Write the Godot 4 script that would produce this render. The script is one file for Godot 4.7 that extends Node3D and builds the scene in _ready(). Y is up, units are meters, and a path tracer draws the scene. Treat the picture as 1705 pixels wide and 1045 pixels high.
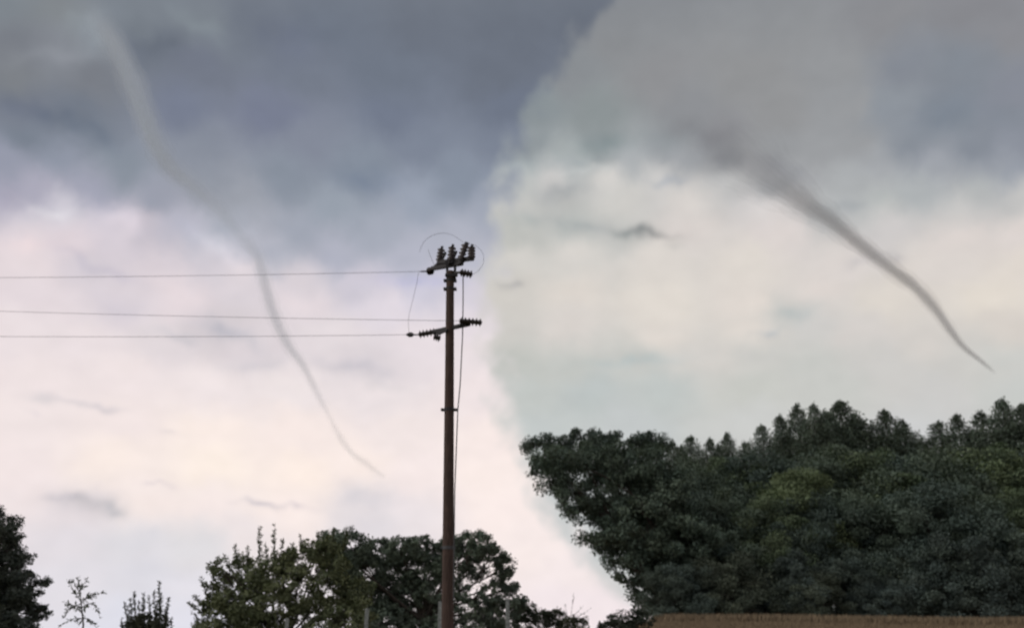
extends Node3D
# Two funnel clouds under a dark cloud base: a switchgear pole above garden trees, and a dark wood behind a stubble field.

const EYE := 1.7
const PITCH := 20.534
const FOCAL := 1435.0
var used := {}
var rng := RandomNumberGenerator.new()
var M := {}

# --- the sky: tone of the cloud sheet by direction [azimuth, elevation, r, g, b]
const BANK_SUNSET := [
	[-36.3, 34.6, 128, 135, 142], [-33.1, 34.9, 130, 135, 140], [-30.4, 34.4, 133, 139, 147], [-28.0, 36.0, 124, 131, 140], [-24.0, 36.6, 124, 131, 140], [-26.9, 34.6, 113, 120, 132],
	[-20.2, 37.3, 113, 120, 132], [-14.0, 38.3, 110, 118, 132], [-7.4, 38.9, 107, 114, 127], [-0.1, 39.5, 104, 111, 124], [7.2, 39.6, 102, 109, 122], [-35.0, 32.3, 122, 126, 134],
	[-32.3, 32.8, 131, 135, 143], [-34.7, 31.0, 126, 130, 136], [-30.3, 32.3, 122, 126, 134], [-23.5, 34.2, 116, 122, 136], [-16.4, 35.4, 117, 124, 138], [-9.6, 35.8, 112, 120, 134],
	[-1.1, 36.2, 108, 115, 128], [-33.7, 29.6, 120, 126, 139], [-30.6, 30.1, 117, 124, 136], [-24.3, 31.5, 120, 127, 145], [-18.2, 32.2, 121, 127, 146], [-9.4, 33.2, 116, 124, 141],
	[-0.1, 34.0, 112, 120, 136], [-32.8, 27.6, 123, 131, 144], [-29.5, 28.6, 122, 130, 143], [-22.7, 29.3, 136, 142, 155], [-15.8, 30.7, 132, 138, 153], [-7.0, 31.5, 126, 134, 150],
	[-0.1, 31.7, 124, 132, 148], [-33.9, 26.1, 150, 154, 170], [-30.9, 26.8, 146, 152, 167], [-27.4, 27.3, 138, 146, 158], [-21.7, 27.6, 148, 153, 164], [-16.4, 28.7, 137, 145, 158],
	[-11.3, 29.4, 133, 142, 156], [-4.2, 29.3, 136, 145, 160], [-0.1, 29.3, 138, 146, 162], [-33.7, 24.0, 170, 167, 184], [-31.9, 24.8, 172, 170, 186], [-28.9, 25.5, 165, 166, 182],
	[-25.3, 25.8, 154, 158, 172], [-19.5, 26.4, 156, 160, 170], [-12.9, 27.2, 152, 160, 172], [-6.8, 27.6, 155, 163, 178], [-1.5, 27.4, 160, 166, 180], [-32.9, 23.2, 206, 200, 210],
	[-30.7, 24.0, 212, 208, 217], [-27.2, 24.2, 217, 209, 219], [-25.5, 24.7, 192, 186, 196], [-23.2, 24.5, 184, 184, 198], [-20.1, 24.8, 172, 176, 188], [-15.2, 25.2, 162, 167, 180],
	[-10.2, 25.5, 166, 171, 184], [-4.1, 25.4, 176, 179, 192], [-1.0, 25.4, 180, 182, 194], [-32.3, 21.9, 229, 217, 221], [-29.4, 22.5, 224, 212, 218], [-26.6, 23.0, 215, 206, 214],
	[-24.5, 23.4, 196, 190, 200], [-22.3, 23.7, 193, 192, 204], [-20.3, 23.6, 200, 198, 208], [-17.1, 23.5, 178, 180, 192], [-12.6, 23.7, 178, 180, 194], [-7.5, 24.0, 180, 182, 196],
	[-2.7, 23.8, 188, 189, 202], [-31.7, 20.6, 229, 217, 220], [-28.1, 21.3, 214, 206, 213], [-24.3, 21.9, 219, 209, 215], [-20.6, 22.8, 210, 204, 212], [-18.9, 22.1, 222, 213, 218],
	[-14.9, 21.9, 216, 208, 214], [-10.8, 22.3, 206, 201, 212], [-6.6, 22.3, 205, 202, 216], [-2.3, 22.2, 212, 207, 218], [-30.7, 19.0, 229, 218, 222], [-26.0, 19.4, 222, 213, 219],
	[-22.5, 20.3, 229, 217, 221], [-14.8, 20.8, 230, 219, 223], [-8.6, 20.8, 226, 218, 226], [-2.2, 20.6, 228, 219, 225], [-31.2, 16.4, 235, 224, 226], [-27.4, 17.0, 234, 223, 225],
	[-23.6, 17.5, 226, 217, 220], [-20.0, 18.2, 214, 206, 210], [-16.8, 17.5, 222, 213, 217], [-12.2, 18.6, 229, 220, 223], [-10.4, 17.0, 220, 212, 216], [-6.4, 18.5, 232, 222, 226],
	[-2.2, 18.2, 234, 224, 226], [-29.9, 14.5, 239, 227, 227], [-25.3, 15.1, 240, 228, 228], [-20.3, 14.9, 240, 229, 229], [-15.1, 15.3, 238, 228, 228], [-9.5, 14.9, 236, 226, 227],
	[-2.2, 15.1, 240, 228, 228], [-30.0, 11.7, 241, 229, 228], [-24.9, 12.3, 243, 230, 228], [-19.6, 12.0, 250, 236, 229], [-14.0, 12.3, 248, 234, 229], [-8.2, 12.6, 242, 230, 228],
	[-1.3, 12.7, 248, 234, 230], [-29.9, 9.3, 243, 230, 229], [-25.2, 9.7, 250, 236, 229], [-19.3, 9.8, 253, 239, 229], [-13.8, 9.7, 253, 238, 229], [-10.0, 10.2, 250, 236, 230],
	[-6.1, 9.9, 246, 233, 231], [-2.1, 10.0, 251, 237, 232], [-29.2, 7.4, 240, 228, 228], [-26.7, 6.9, 228, 219, 222], [-22.5, 7.5, 246, 233, 229], [-19.1, 7.6, 246, 233, 230],
	[-14.3, 7.4, 250, 236, 231], [-9.8, 7.6, 230, 222, 224], [-6.7, 7.6, 236, 227, 229], [-0.9, 7.7, 251, 237, 233], [-26.7, 5.2, 227, 221, 226], [-23.2, 5.3, 222, 219, 224],
	[-19.8, 5.5, 224, 221, 224], [-16.4, 5.9, 238, 228, 228], [-9.0, 6.5, 226, 220, 224], [1.1, 5.1, 248, 235, 232], [4.1, 4.3, 245, 233, 232], [-26.0, 2.9, 226, 222, 228],
	[-21.9, 3.3, 221, 219, 226], [-19.5, 2.7, 228, 225, 232], [3.7, 2.1, 243, 231, 233], [7.4, 0.3, 243, 231, 233], [-23.2, 0.6, 224, 224, 234], [-19.2, 0.5, 226, 225, 235],
	[-33.5, 8.0, 240, 228, 228], [-34.8, 14.5, 238, 226, 227], [-36.2, 21.0, 225, 214, 219], [-37.3, 25.8, 140, 146, 158], [-38.7, 31.1, 124, 130, 138]]
const BANK_GREY := [
	[12.0, 39.2, 143, 145, 148], [20.9, 37.6, 145, 147, 150], [28.2, 36.0, 140, 141, 145], [33.3, 34.9, 136, 137, 142], [35.7, 32.8, 139, 140, 145], [8.1, 38.1, 141, 143, 146],
	[5.1, 36.1, 139, 143, 147], [11.6, 35.3, 144, 145, 148], [18.2, 34.4, 146, 147, 149], [24.5, 34.0, 148, 150, 153], [28.4, 33.1, 134, 139, 148], [31.9, 31.9, 132, 138, 147],
	[34.9, 29.9, 136, 140, 150], [2.2, 33.6, 139, 147, 151], [6.9, 33.4, 140, 147, 149], [13.2, 33.2, 142, 144, 148], [20.0, 32.0, 148, 149, 151], [24.9, 31.4, 152, 154, 157],
	[27.1, 30.9, 142, 148, 156], [30.3, 29.8, 130, 138, 148], [34.2, 28.4, 134, 140, 150], [1.3, 31.7, 146, 153, 157], [6.7, 31.3, 142, 150, 153], [11.7, 31.3, 150, 155, 159],
	[15.7, 31.5, 142, 143, 147], [19.8, 30.1, 152, 154, 157], [24.5, 29.3, 155, 157, 160], [28.2, 28.5, 138, 144, 153], [31.7, 27.7, 136, 142, 152], [34.2, 27.0, 140, 145, 156],
	[0.3, 30.3, 176, 183, 184], [4.4, 30.4, 170, 176, 177], [9.4, 30.2, 170, 174, 177], [12.5, 30.1, 160, 163, 167], [15.5, 29.8, 146, 148, 151], [21.7, 29.1, 156, 158, 161],
	[25.4, 27.8, 165, 168, 172], [29.4, 27.2, 156, 160, 168], [33.6, 25.8, 156, 161, 170], [0.3, 29.0, 190, 192, 190], [3.1, 29.3, 200, 199, 198], [7.1, 29.4, 208, 206, 203],
	[11.1, 28.9, 206, 204, 202], [15.4, 28.5, 190, 190, 190], [19.4, 27.7, 164, 166, 169], [24.1, 26.8, 172, 175, 177], [28.1, 26.0, 176, 180, 182], [31.8, 25.2, 176, 179, 180],
	[-0.1, 27.4, 196, 196, 193], [3.9, 28.1, 186, 187, 185], [7.9, 27.9, 206, 204, 200], [13.1, 27.5, 214, 209, 205], [18.5, 26.6, 214, 210, 209], [23.2, 25.8, 182, 184, 185],
	[25.7, 25.2, 184, 187, 186], [30.3, 24.3, 198, 197, 196], [33.5, 23.9, 196, 195, 194], [0.3, 26.0, 190, 191, 187], [4.7, 26.1, 188, 190, 187], [7.4, 25.6, 196, 196, 193],
	[12.9, 25.6, 217, 210, 206], [19.0, 24.6, 220, 212, 209], [25.9, 24.1, 208, 204, 203], [29.9, 22.7, 219, 211, 207], [33.2, 22.0, 219, 211, 207], [-0.1, 24.2, 210, 207, 202],
	[4.7, 24.2, 214, 210, 205], [10.7, 23.8, 219, 213, 207], [16.8, 22.9, 222, 215, 208], [22.6, 22.2, 219, 212, 208], [28.3, 21.2, 219, 212, 207], [32.4, 20.1, 223, 215, 207],
	[-0.1, 21.8, 208, 204, 198], [4.2, 21.8, 220, 213, 206], [10.5, 21.1, 224, 217, 209], [16.6, 20.6, 223, 215, 208], [20.9, 20.5, 221, 213, 208], [25.2, 19.6, 220, 213, 205],
	[30.9, 19.0, 226, 218, 208], [-0.1, 19.4, 206, 203, 198], [4.1, 19.6, 217, 211, 206], [10.3, 18.9, 222, 215, 208], [16.4, 18.7, 222, 215, 208], [18.8, 19.6, 204, 203, 199],
	[20.2, 18.7, 206, 204, 201], [23.5, 17.9, 212, 207, 203], [26.8, 16.8, 212, 207, 202], [31.5, 17.1, 215, 208, 201], [0.3, 17.4, 193, 195, 190], [4.1, 17.4, 196, 198, 194],
	[8.6, 17.3, 198, 199, 195], [13.1, 17.2, 212, 208, 203], [17.0, 17.7, 203, 202, 198], [19.6, 16.5, 199, 200, 196], [24.5, 15.6, 205, 203, 200], [28.6, 15.4, 205, 203, 199],
	[31.5, 15.3, 204, 204, 200], [0.7, 15.1, 194, 198, 195], [5.2, 15.4, 190, 196, 195], [10.1, 15.2, 193, 198, 196], [16.0, 14.9, 200, 201, 196], [21.5, 14.4, 200, 201, 197],
	[26.6, 13.5, 203, 202, 200], [31.4, 13.3, 200, 202, 199], [1.9, 12.7, 196, 201, 200], [8.0, 13.0, 196, 200, 200], [15.8, 13.0, 204, 205, 203], [25.9, 11.5, 205, 206, 206],
	[5.8, 7.6, 198, 202, 202], [20.6, 7.2, 202, 203, 202], [30.2, 6.6, 202, 203, 202], [9.2, 0.3, 202, 203, 202], [26.1, 0.3, 202, 203, 202], [38.9, 28.7, 136, 140, 150],
	[37.3, 22.4, 200, 198, 196], [36.2, 17.6, 222, 214, 206], [35.1, 12.7, 200, 202, 199]]
# small ragged clouds [azimuth, elevation, half length, half height, turn, change of r, g, b]
const WISPS := [
	[-27.5, 13.1, 2.20, 0.25, 5, -13, -11, -9], [-29.3, 13.1, 0.77, 0.28, 20, -8, -6, -5], [-26.2, 13.1, 0.93, 0.25, 8, -10, -8, -6], [-29.8, 12.3, 0.49, 0.17, 25, -8, -7, -5],
	[-26.0, 7.3, 1.76, 0.63, 8, -24, -21, -20], [-27.1, 7.7, 0.91, 0.31, -10, -14, -12, -9], [-24.6, 7.0, 0.78, 0.32, 20, -14, -11, -9], [-16.1, 7.8, 1.65, 0.19, 2, -30, -26, -19],
	[-13.4, 7.7, 0.91, 0.15, 4, -18, -16, -12], [-22.3, 8.7, 0.94, 0.15, -2, -14, -13, -9], [-22.0, 12.0, 0.52, 0.18, 18, -14, -12, -9], [-19.6, 18.5, 1.59, 0.49, 10, -14, -11, -8],
	[-18.2, 17.8, 1.52, 0.46, 25, -8, -6, -5], [-22.5, 17.8, 1.49, 0.33, 0, -9, -7, -6], [-10.8, 16.8, 2.43, 0.51, 3, -12, -10, -8], [-17.1, 16.5, 1.91, 0.46, -10, -8, -6, -5],
	[-8.7, 15.7, 1.97, 0.35, 12, -4, -3, -3], [-9.5, 8.5, 2.31, 0.93, -10, -9, -7, -5], [-10.9, 9.4, 1.00, 0.54, 40, -6, -5, -4], [-26.3, 19.0, 1.45, 0.72, 10, -7, -6, -4],
	[-27.7, 21.2, 2.51, 0.32, 14, -10, -9, -6], [-19.7, 23.3, 1.14, 0.53, 38, 9, 8, 8], [-21.3, 23.9, 1.69, 0.45, 32, 6, 6, 6], [-25.9, 24.2, 0.73, 0.58, 0, 8, 7, 7],
	[-31.0, 23.9, 1.40, 0.35, 0, 10, 10, 8], [-32.0, 21.8, 1.39, 0.42, 0, 6, 3, 2], [-32.6, 32.7, 3.07, 0.55, -24, 6, 6, 6], [-30.8, 34.8, 1.03, 1.55, 25, 8, 9, 9],
	[-24.0, 36.6, 2.15, 0.57, 24, 6, 7, 6], [-26.2, 35.1, 1.78, 0.92, -5, -8, -8, -8], [-33.1, 29.4, 2.05, 0.82, 0, -8, -7, -5], [-30.0, 29.0, 2.46, 0.49, 15, -6, -5, -4],
	[-10.4, 28.9, 2.34, 0.78, -5, -6, -5, -3], [-17.9, 37.0, 2.21, 1.47, 10, -3, -3, -1], [-6.6, 22.5, 2.78, 0.48, -2, -6, -5, 2], [10.2, 25.6, 1.81, 0.35, 10, -32, -30, -28],
	[8.7, 25.6, 1.34, 0.35, 5, -20, -18, -17], [11.6, 24.6, 0.78, 0.39, 0, -10, -9, -8], [3.5, 28.4, 1.82, 0.47, 0, -12, -11, -9], [1.2, 26.6, 1.19, 0.48, 10, -8, -6, -5],
	[5.0, 26.3, 2.38, 0.55, 10, -12, -10, -8], [-0.1, 22.3, 0.88, 0.32, 0, -16, -15, -13], [19.2, 19.4, 0.99, 0.53, -10, -12, -8, -6], [17.7, 18.5, 0.92, 0.23, -5, -14, -10, -6],
	[25.9, 22.0, 0.58, 0.29, 10, -16, -15, -12], [23.7, 22.2, 0.89, 0.37, 0, -10, -9, -7], [11.5, 28.9, 1.01, 0.31, 0, -14, -11, -7], [8.6, 17.3, 3.55, 0.39, -3, -7, -3, -1],
	[16.1, 29.8, 3.05, 0.99, 32, -7, -7, -6], [13.5, 31.5, 3.07, 1.23, 25, -4, -4, -4], [23.9, 25.7, 1.47, 0.44, 0, -8, -7, -6], [31.1, 30.0, 3.13, 1.39, 5, -2, -2, -1],
	[20.3, 28.4, 1.88, 0.60, 30, -6, -6, -5], [4.9, 30.5, 3.14, 0.27, 0, -4, -3, -2], [5.8, 29.8, 2.35, 0.24, 0, 8, 8, 8], [7.2, 31.5, 2.73, 0.62, 0, -5, -3, -3]]
# azimuth of the edge between the two cloud banks at every 3 degrees of elevation
const BANK_EDGE := [10.2, 6.4, 3.7, 1.8, 0.4, -0.7, -1.3, -1.7, -1.6, -1.2, -0.4, 1.0, 3.0, 6.2, 11.4, 17.1]


func _ready():
	rng.seed = 71
	var cam := Camera3D.new()
	cam.name = "camera"
	add_child(cam)
	cam.position = Vector3(0, EYE, 0)
	cam.rotation_degrees = Vector3(PITCH, 0, 0)
	cam.fov = 40.02
	cam.near = 0.1
	cam.far = 12000.0
	# a phone's lens, focused a little short of the pole
	var lens := CameraAttributesPhysical.new()
	lens.frustum_focal_length = 32.95
	lens.exposure_aperture = 2.8
	lens.frustum_focus_distance = 4.0
	lens.frustum_far = 12000.0
	lens.frustum_near = 0.1
	cam.attributes = lens
	cam.fov = 40.02
	cam.current = true
	var env := Environment.new()
	env.background_mode = Environment.BG_SKY
	env.sky = Sky.new()
	env.sky.sky_material = cloud_sky()
	env.tonemap_mode = Environment.TONE_MAPPER_LINEAR
	env.tonemap_exposure = 1.0
	env.sdfgi_enabled = true
	env.ssao_enabled = true
	env.ssil_enabled = true
	var we := WorldEnvironment.new()
	we.name = "environment"
	we.environment = env
	add_child(we)
	var sun := DirectionalLight3D.new()
	sun.name = "sun"
	add_child(sun)
	sun.rotation_degrees = Vector3(-46, -82, 0)
	sun.light_energy = 0.5
	sun.light_angular_distance = 50.0
	sun.light_color = Color(1.0, 0.97, 0.94)
	sun.shadow_enabled = true
	materials()
	build_ground()
	print("ground")
	build_wood()
	print("wood")
	build_garden_trees()
	print("trees")
	build_pole()
	build_fence()
	build_funnels()


# ---------------------------------------------------------------- helpers
func at(x: float, y: float, depth: float) -> Vector3:
	var p := deg_to_rad(PITCH)
	var d := Vector3((x - 852.5) / FOCAL, (522.5 - y) / FOCAL, -1.0).rotated(Vector3.RIGHT, p)
	return Vector3(0, EYE, 0) + d * (depth / -d.z)


func per_px(depth: float) -> float:
	return depth / 1532.0


func numbered(called: String) -> String:
	var n: int = used.get(called, 0)
	used[called] = n + 1
	return called if n == 0 else "%s_%03d" % [called, n]


func thing(called: String, label: String, category: String, where := Vector3.ZERO, group := "") -> Node3D:
	var o := Node3D.new()
	o.name = numbered(called)
	add_child(o)
	o.position = where
	o.set_meta("label", label)
	o.set_meta("category", category)
	if group:
		o.set_meta("group", group)
	return o


func copy_of(o: Node3D, label: String) -> Node3D:
	var c: Node3D = o.duplicate()
	var called: String = o.get_meta("kind_name")
	c.name = numbered(called)
	add_child(c)
	c.set_meta("label", label)
	return c


class Geo:
	var v := PackedVector3Array()
	var n := PackedVector3Array()
	var c := PackedColorArray()
	var i := PackedInt32Array()

	func leaf(p: Vector3, along: Vector3, across: Vector3, up: Vector3, tone: Color) -> void:
		var b := v.size()
		v.append(p - along)
		v.append(p + across + up)
		v.append(p + along)
		v.append(p - across + up)
		var nn := along.cross(across).normalized()
		for k in 4:
			n.append(nn)
			c.append(tone)
		i.append_array(PackedInt32Array([b, b + 1, b + 2, b, b + 2, b + 3]))

	func tube(pts: Array, radii: Array, sides: int, tone := Color.WHITE, capped := true) -> void:
		var b := v.size()
		var m := pts.size()
		for k in m:
			var d: Vector3 = (pts[mini(k + 1, m - 1)] - pts[maxi(k - 1, 0)]).normalized()
			var s := d.cross(Vector3.UP if absf(d.y) < 0.9 else Vector3.RIGHT).normalized()
			var t := s.cross(d)
			for j in sides:
				var a := TAU * j / sides
				var o := s * cos(a) + t * sin(a)
				v.append(pts[k] + o * radii[k])
				n.append(o)
				c.append(tone)
		for k in m - 1:
			for j in sides:
				var a := b + k * sides + j
				var e := b + k * sides + (j + 1) % sides
				i.append_array(PackedInt32Array([a, e, a + sides, e, e + sides, a + sides]))
		if capped:
			for end in [0, m - 1]:
				var q := v.size()
				var d2: Vector3 = (pts[m - 1] - pts[0]).normalized() * (1.0 if end else -1.0)
				v.append(pts[end])
				n.append(d2)
				c.append(tone)
				for j in sides:
					v.append(v[b + end * sides + j])
					n.append(d2)
					c.append(tone)
				for j in sides:
					var a := q + 1 + j
					var e := q + 1 + (j + 1) % sides
					i.append_array(PackedInt32Array([q, a, e] if end == 0 else [q, e, a]))

	func beam(a: Vector3, b: Vector3, w: float, h: float, tone := Color.WHITE) -> void:
		var d := (b - a).normalized()
		var s := d.cross(Vector3.UP if absf(d.y) < 0.9 else Vector3.RIGHT).normalized() * (w / 2)
		var t := s.normalized().cross(d) * (h / 2)
		var q := [a - s - t, a + s - t, a + s + t, a - s + t, b - s - t, b + s - t, b + s + t, b - s + t]
		for f in [[0, 1, 2, 3], [5, 4, 7, 6], [4, 5, 1, 0], [3, 2, 6, 7], [1, 5, 6, 2], [4, 0, 3, 7]]:
			var k := v.size()
			var nn: Vector3 = (q[f[1]] - q[f[0]]).cross(q[f[2]] - q[f[0]]).normalized()
			if nn.dot(q[f[0]] - (a + b) / 2) < 0:
				nn = -nn
			for j in 4:
				v.append(q[f[j]])
				n.append(nn)
				c.append(tone)
			i.append_array(PackedInt32Array([k, k + 2, k + 1, k, k + 3, k + 2]))

	func mesh() -> ArrayMesh:
		var a := []
		a.resize(Mesh.ARRAY_MAX)
		a[Mesh.ARRAY_VERTEX] = v
		a[Mesh.ARRAY_NORMAL] = n
		a[Mesh.ARRAY_COLOR] = c
		a[Mesh.ARRAY_INDEX] = i
		var m := ArrayMesh.new()
		m.add_surface_from_arrays(Mesh.PRIMITIVE_TRIANGLES, a)
		return m


func part(called: String, g: Geo, material: Material, parent: Node) -> MeshInstance3D:
	var o := MeshInstance3D.new()
	o.name = called
	o.mesh = g.mesh()
	o.mesh.surface_set_material(0, material)
	parent.add_child(o, true)
	return o


func unit() -> Vector3:
	var z := rng.randf_range(-1, 1)
	var a := rng.randf() * TAU
	var r := sqrt(1 - z * z)
	return Vector3(r * cos(a), z, r * sin(a))


func noise_texture(freq: float, dark: Color, light: Color, size := 256, sd := 3) -> NoiseTexture2D:
	var t := NoiseTexture2D.new()
	var f := FastNoiseLite.new()
	f.seed = sd
	f.noise_type = FastNoiseLite.TYPE_SIMPLEX
	f.frequency = freq
	f.fractal_octaves = 5
	t.noise = f
	t.width = size
	t.height = size
	t.seamless = true
	var r := Gradient.new()
	r.set_color(0, dark)
	r.set_color(1, light)
	t.color_ramp = r
	return t


func materials():
	var leaf := StandardMaterial3D.new()
	leaf.vertex_color_use_as_albedo = true
	leaf.roughness = 0.7
	leaf.metallic_specular = 0.3
	leaf.backlight_enabled = true
	leaf.backlight = Color(0.35, 0.4, 0.2)
	leaf.cull_mode = BaseMaterial3D.CULL_DISABLED
	M.leaf = leaf
	var bark := StandardMaterial3D.new()
	bark.roughness = 0.95
	bark.uv1_triplanar = true
	bark.uv1_scale = Vector3(1.5, 0.4, 1.5)
	bark.albedo_texture = noise_texture(0.03, Color(0.16, 0.14, 0.12), Color(0.30, 0.27, 0.24), 256, 9)
	M.bark = bark
	var wood := StandardMaterial3D.new()
	wood.roughness = 0.9
	wood.uv1_triplanar = true
	wood.uv1_scale = Vector3(3.0, 0.25, 3.0)
	wood.albedo_texture = noise_texture(0.04, Color(0.20, 0.15, 0.13), Color(0.36, 0.28, 0.25), 256, 5)
	M.wood = wood
	var steel := StandardMaterial3D.new()
	steel.albedo_color = Color(0.20, 0.19, 0.20)
	steel.metallic = 0.5
	steel.roughness = 0.65
	M.steel = steel
	var porcelain := StandardMaterial3D.new()
	porcelain.albedo_color = Color(0.16, 0.10, 0.09)
	porcelain.roughness = 0.3
	M.porcelain = porcelain
	var alu := StandardMaterial3D.new()
	alu.albedo_color = Color(0.32, 0.32, 0.33)
	alu.metallic = 0.6
	alu.roughness = 0.6
	M.alu = alu
	var concrete := StandardMaterial3D.new()
	concrete.roughness = 0.95
	concrete.uv1_triplanar = true
	concrete.uv1_scale = Vector3(2, 2, 2)
	concrete.albedo_texture = noise_texture(0.05, Color(0.42, 0.43, 0.43), Color(0.62, 0.63, 0.62), 128, 12)
	M.concrete = concrete
	var soil := StandardMaterial3D.new()
	soil.roughness = 1.0
	soil.uv1_triplanar = true
	soil.uv1_world_triplanar = true
	soil.uv1_scale = Vector3(0.03, 0.03, 0.03)
	soil.albedo_texture = noise_texture(0.02, Color(0.22, 0.25, 0.12), Color(0.38, 0.38, 0.22), 512, 21)
	M.soil = soil
	var straw := StandardMaterial3D.new()
	straw.roughness = 1.0
	straw.uv1_triplanar = true
	straw.uv1_world_triplanar = true
	straw.uv1_scale = Vector3(0.12, 0.12, 0.12)
	straw.albedo_texture = noise_texture(0.025, Color(0.43, 0.34, 0.29), Color(0.54, 0.45, 0.37), 512, 31)
	M.straw = straw
	var stalk := StandardMaterial3D.new()
	stalk.roughness = 1.0
	stalk.vertex_color_use_as_albedo = true
	stalk.cull_mode = BaseMaterial3D.CULL_DISABLED
	M.stalk = stalk


# ---------------------------------------------------------------- sky
func soft_grid(points: Array, cols: int, rows: int, lo: float, hi: float) -> Image:
	# the tones between the measured directions, by nearness
	var img := Image.create(cols, rows, false, Image.FORMAT_RGBF)
	for r in rows:
		var e := hi * (1.0 - (r + 0.5) / rows)
		for q in cols:
			var a := lo + (-2.0 * lo) * (q + 0.5) / cols
			var w := 0.0
			var s := Vector3.ZERO
			for p in points:
				var dx: float = (a - p[0]) * 0.8
				var dy: float = (e - p[1]) * 1.25
				var d2 := dx * dx + dy * dy + 0.25
				var k := 1.0 / (d2 * d2)
				w += k
				s += Vector3(p[2], p[3], p[4]) * k
			s /= w
			img.set_pixel(q, r, Color(s.x, s.y, s.z))
	return img


func cloud_sky() -> PanoramaSkyMaterial:
	# one quarter of the way round is computed and carried on round the horizon by mirroring
	var n := 512
	var half := 45.0
	var high := 48.0
	var rows := int(n * high / 90.0)
	var one := soft_grid(BANK_SUNSET, 90, 48, -half, high)
	var two := soft_grid(BANK_GREY, 90, 48, -half, high)
	one.resize(n, rows, Image.INTERPOLATE_CUBIC)
	two.resize(n, rows, Image.INTERPOLATE_CUBIC)
	var fold := FastNoiseLite.new()
	fold.seed = 11
	fold.frequency = 0.035
	fold.fractal_octaves = 4
	var fine := FastNoiseLite.new()
	fine.seed = 5
	fine.frequency = 0.02
	fine.fractal_octaves = 5
	var d := [PackedFloat32Array(), PackedFloat32Array(), PackedFloat32Array()]
	for k in 3:
		d[k].resize(n * rows)
	for w in WISPS:
		var reach: float = maxf(w[2], w[3]) * 2.4
		var c0 := clampi(int((w[0] - reach * 1.3 + half) / 90.0 * n), 0, n - 1)
		var c1 := clampi(int((w[0] + reach * 1.3 + half) / 90.0 * n), 0, n - 1)
		var r0 := clampi(int((high - w[1] - reach) / high * rows), 0, rows - 1)
		var r1 := clampi(int((high - w[1] + reach) / high * rows), 0, rows - 1)
		var t := deg_to_rad(w[4])
		for r in range(r0, r1 + 1):
			for c in range(c0, c1 + 1):
				var e: float = high * (1.0 - (r + 0.5) / rows)
				var a: float = -half + 90.0 * (c + 0.5) / n
				a += fold.get_noise_2d(c * 1.6, r * 1.6 + 300) * 0.9
				e += fold.get_noise_2d(c * 1.6 + 500, r * 1.6) * 0.6
				var x: float = (a - w[0]) * cos(deg_to_rad(e))
				var y: float = w[1] - e
				var u: float = (x * cos(t) + y * sin(t)) / w[2]
				var v: float = (-x * sin(t) + y * cos(t)) / w[3]
				var q := u * u + v * v
				if q > 5.0:
					continue
				var k := exp(-q * 1.3) * (1.0 + 0.5 * fold.get_noise_2d(c * 3.0, r * 3.0))
				for j in 3:
					d[j][r * n + c] += w[5 + j] * k * 1.3
	var img := Image.create(n, n, false, Image.FORMAT_RGBF)
	var zenith := Vector3(122, 128, 137)
	for r in n:
		var e: float = 90.0 * (1.0 - (r + 0.5) / n)
		if e >= high:
			var nz := 1.0
			for c in n:
				nz = 1.0 + 0.07 * fine.get_noise_2d(c * 0.5, r)
				img.set_pixel(c, r, Color(zenith.x * nz / 255.0, zenith.y * nz / 255.0, zenith.z * nz / 255.0).srgb_to_linear())
			continue
		var rr := r - (n - rows)
		var f := clampf(e / 3.0, 0, 14.999)
		var edge: float = lerpf(BANK_EDGE[int(f)], BANK_EDGE[int(f) + 1], f - int(f))
		var overhead := smoothstep(35.0, high, e)
		for c in n:
			var a: float = -half + 90.0 * (c + 0.5) / n
			var wx := fold.get_noise_2d(c, rr) * 4.0
			var wy := fold.get_noise_2d(c + 900, rr + 70) * 4.0
			var sx := clampi(int(c + wx + 0.5), 0, n - 1)
			var sy := clampi(int(rr + wy + 0.5), 0, rows - 1)
			var side := smoothstep(-1.5, 1.5, a - edge + fold.get_noise_2d(c * 1.5 + 40, rr * 1.5) * 1.8)
			var s := one.get_pixel(sx, sy).lerp(two.get_pixel(sx, sy), side)
			var g := 1.0 + 0.012 * fine.get_noise_2d(c * 2.2, rr * 5.0) + 0.012 * fold.get_noise_2d(c * 2.5, rr * 3.5)
			var k := rr * n + c
			var o := Vector3(s.r + d[0][k], s.g + d[1][k], s.b + d[2][k]).lerp(zenith, overhead) * (g / 255.0)
			img.set_pixel(c, r, Color(minf(o.x, 1.0), minf(o.y, 1.0), minf(o.z, 1.0)).srgb_to_linear())
	var flipped := img.duplicate()
	flipped.flip_x()
	var pano := Image.create(2048, 1024, false, Image.FORMAT_RGBF)
	pano.fill(Color(0.12, 0.12, 0.11))
	var all := Rect2i(0, 0, n, n)
	pano.blit_rect(img, all, Vector2i(768, 0))
	pano.blit_rect(flipped, all, Vector2i(1280, 0))
	pano.blit_rect(img, Rect2i(0, 0, 256, n), Vector2i(1792, 0))
	pano.blit_rect(img, Rect2i(256, 0, 256, n), Vector2i(0, 0))
	pano.blit_rect(flipped, all, Vector2i(256, 0))
	var m := PanoramaSkyMaterial.new()
	m.panorama = ImageTexture.create_from_image(pano)
	return m


# ---------------------------------------------------------------- ground
func field_height(x: float, z: float) -> float:
	var d := Vector2(x, z).length()
	var b := rad_to_deg(atan2(x, -z))
	var k := smoothstep(28.0, 80.0, d) * (1.0 - smoothstep(190.0, 280.0, d)) * smoothstep(2.0, 9.5, b) * (1.0 - smoothstep(52.0, 75.0, b))
	return 0.004 + (2.72 - 0.4 * smoothstep(12.0, 30.0, b)) * k


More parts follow.
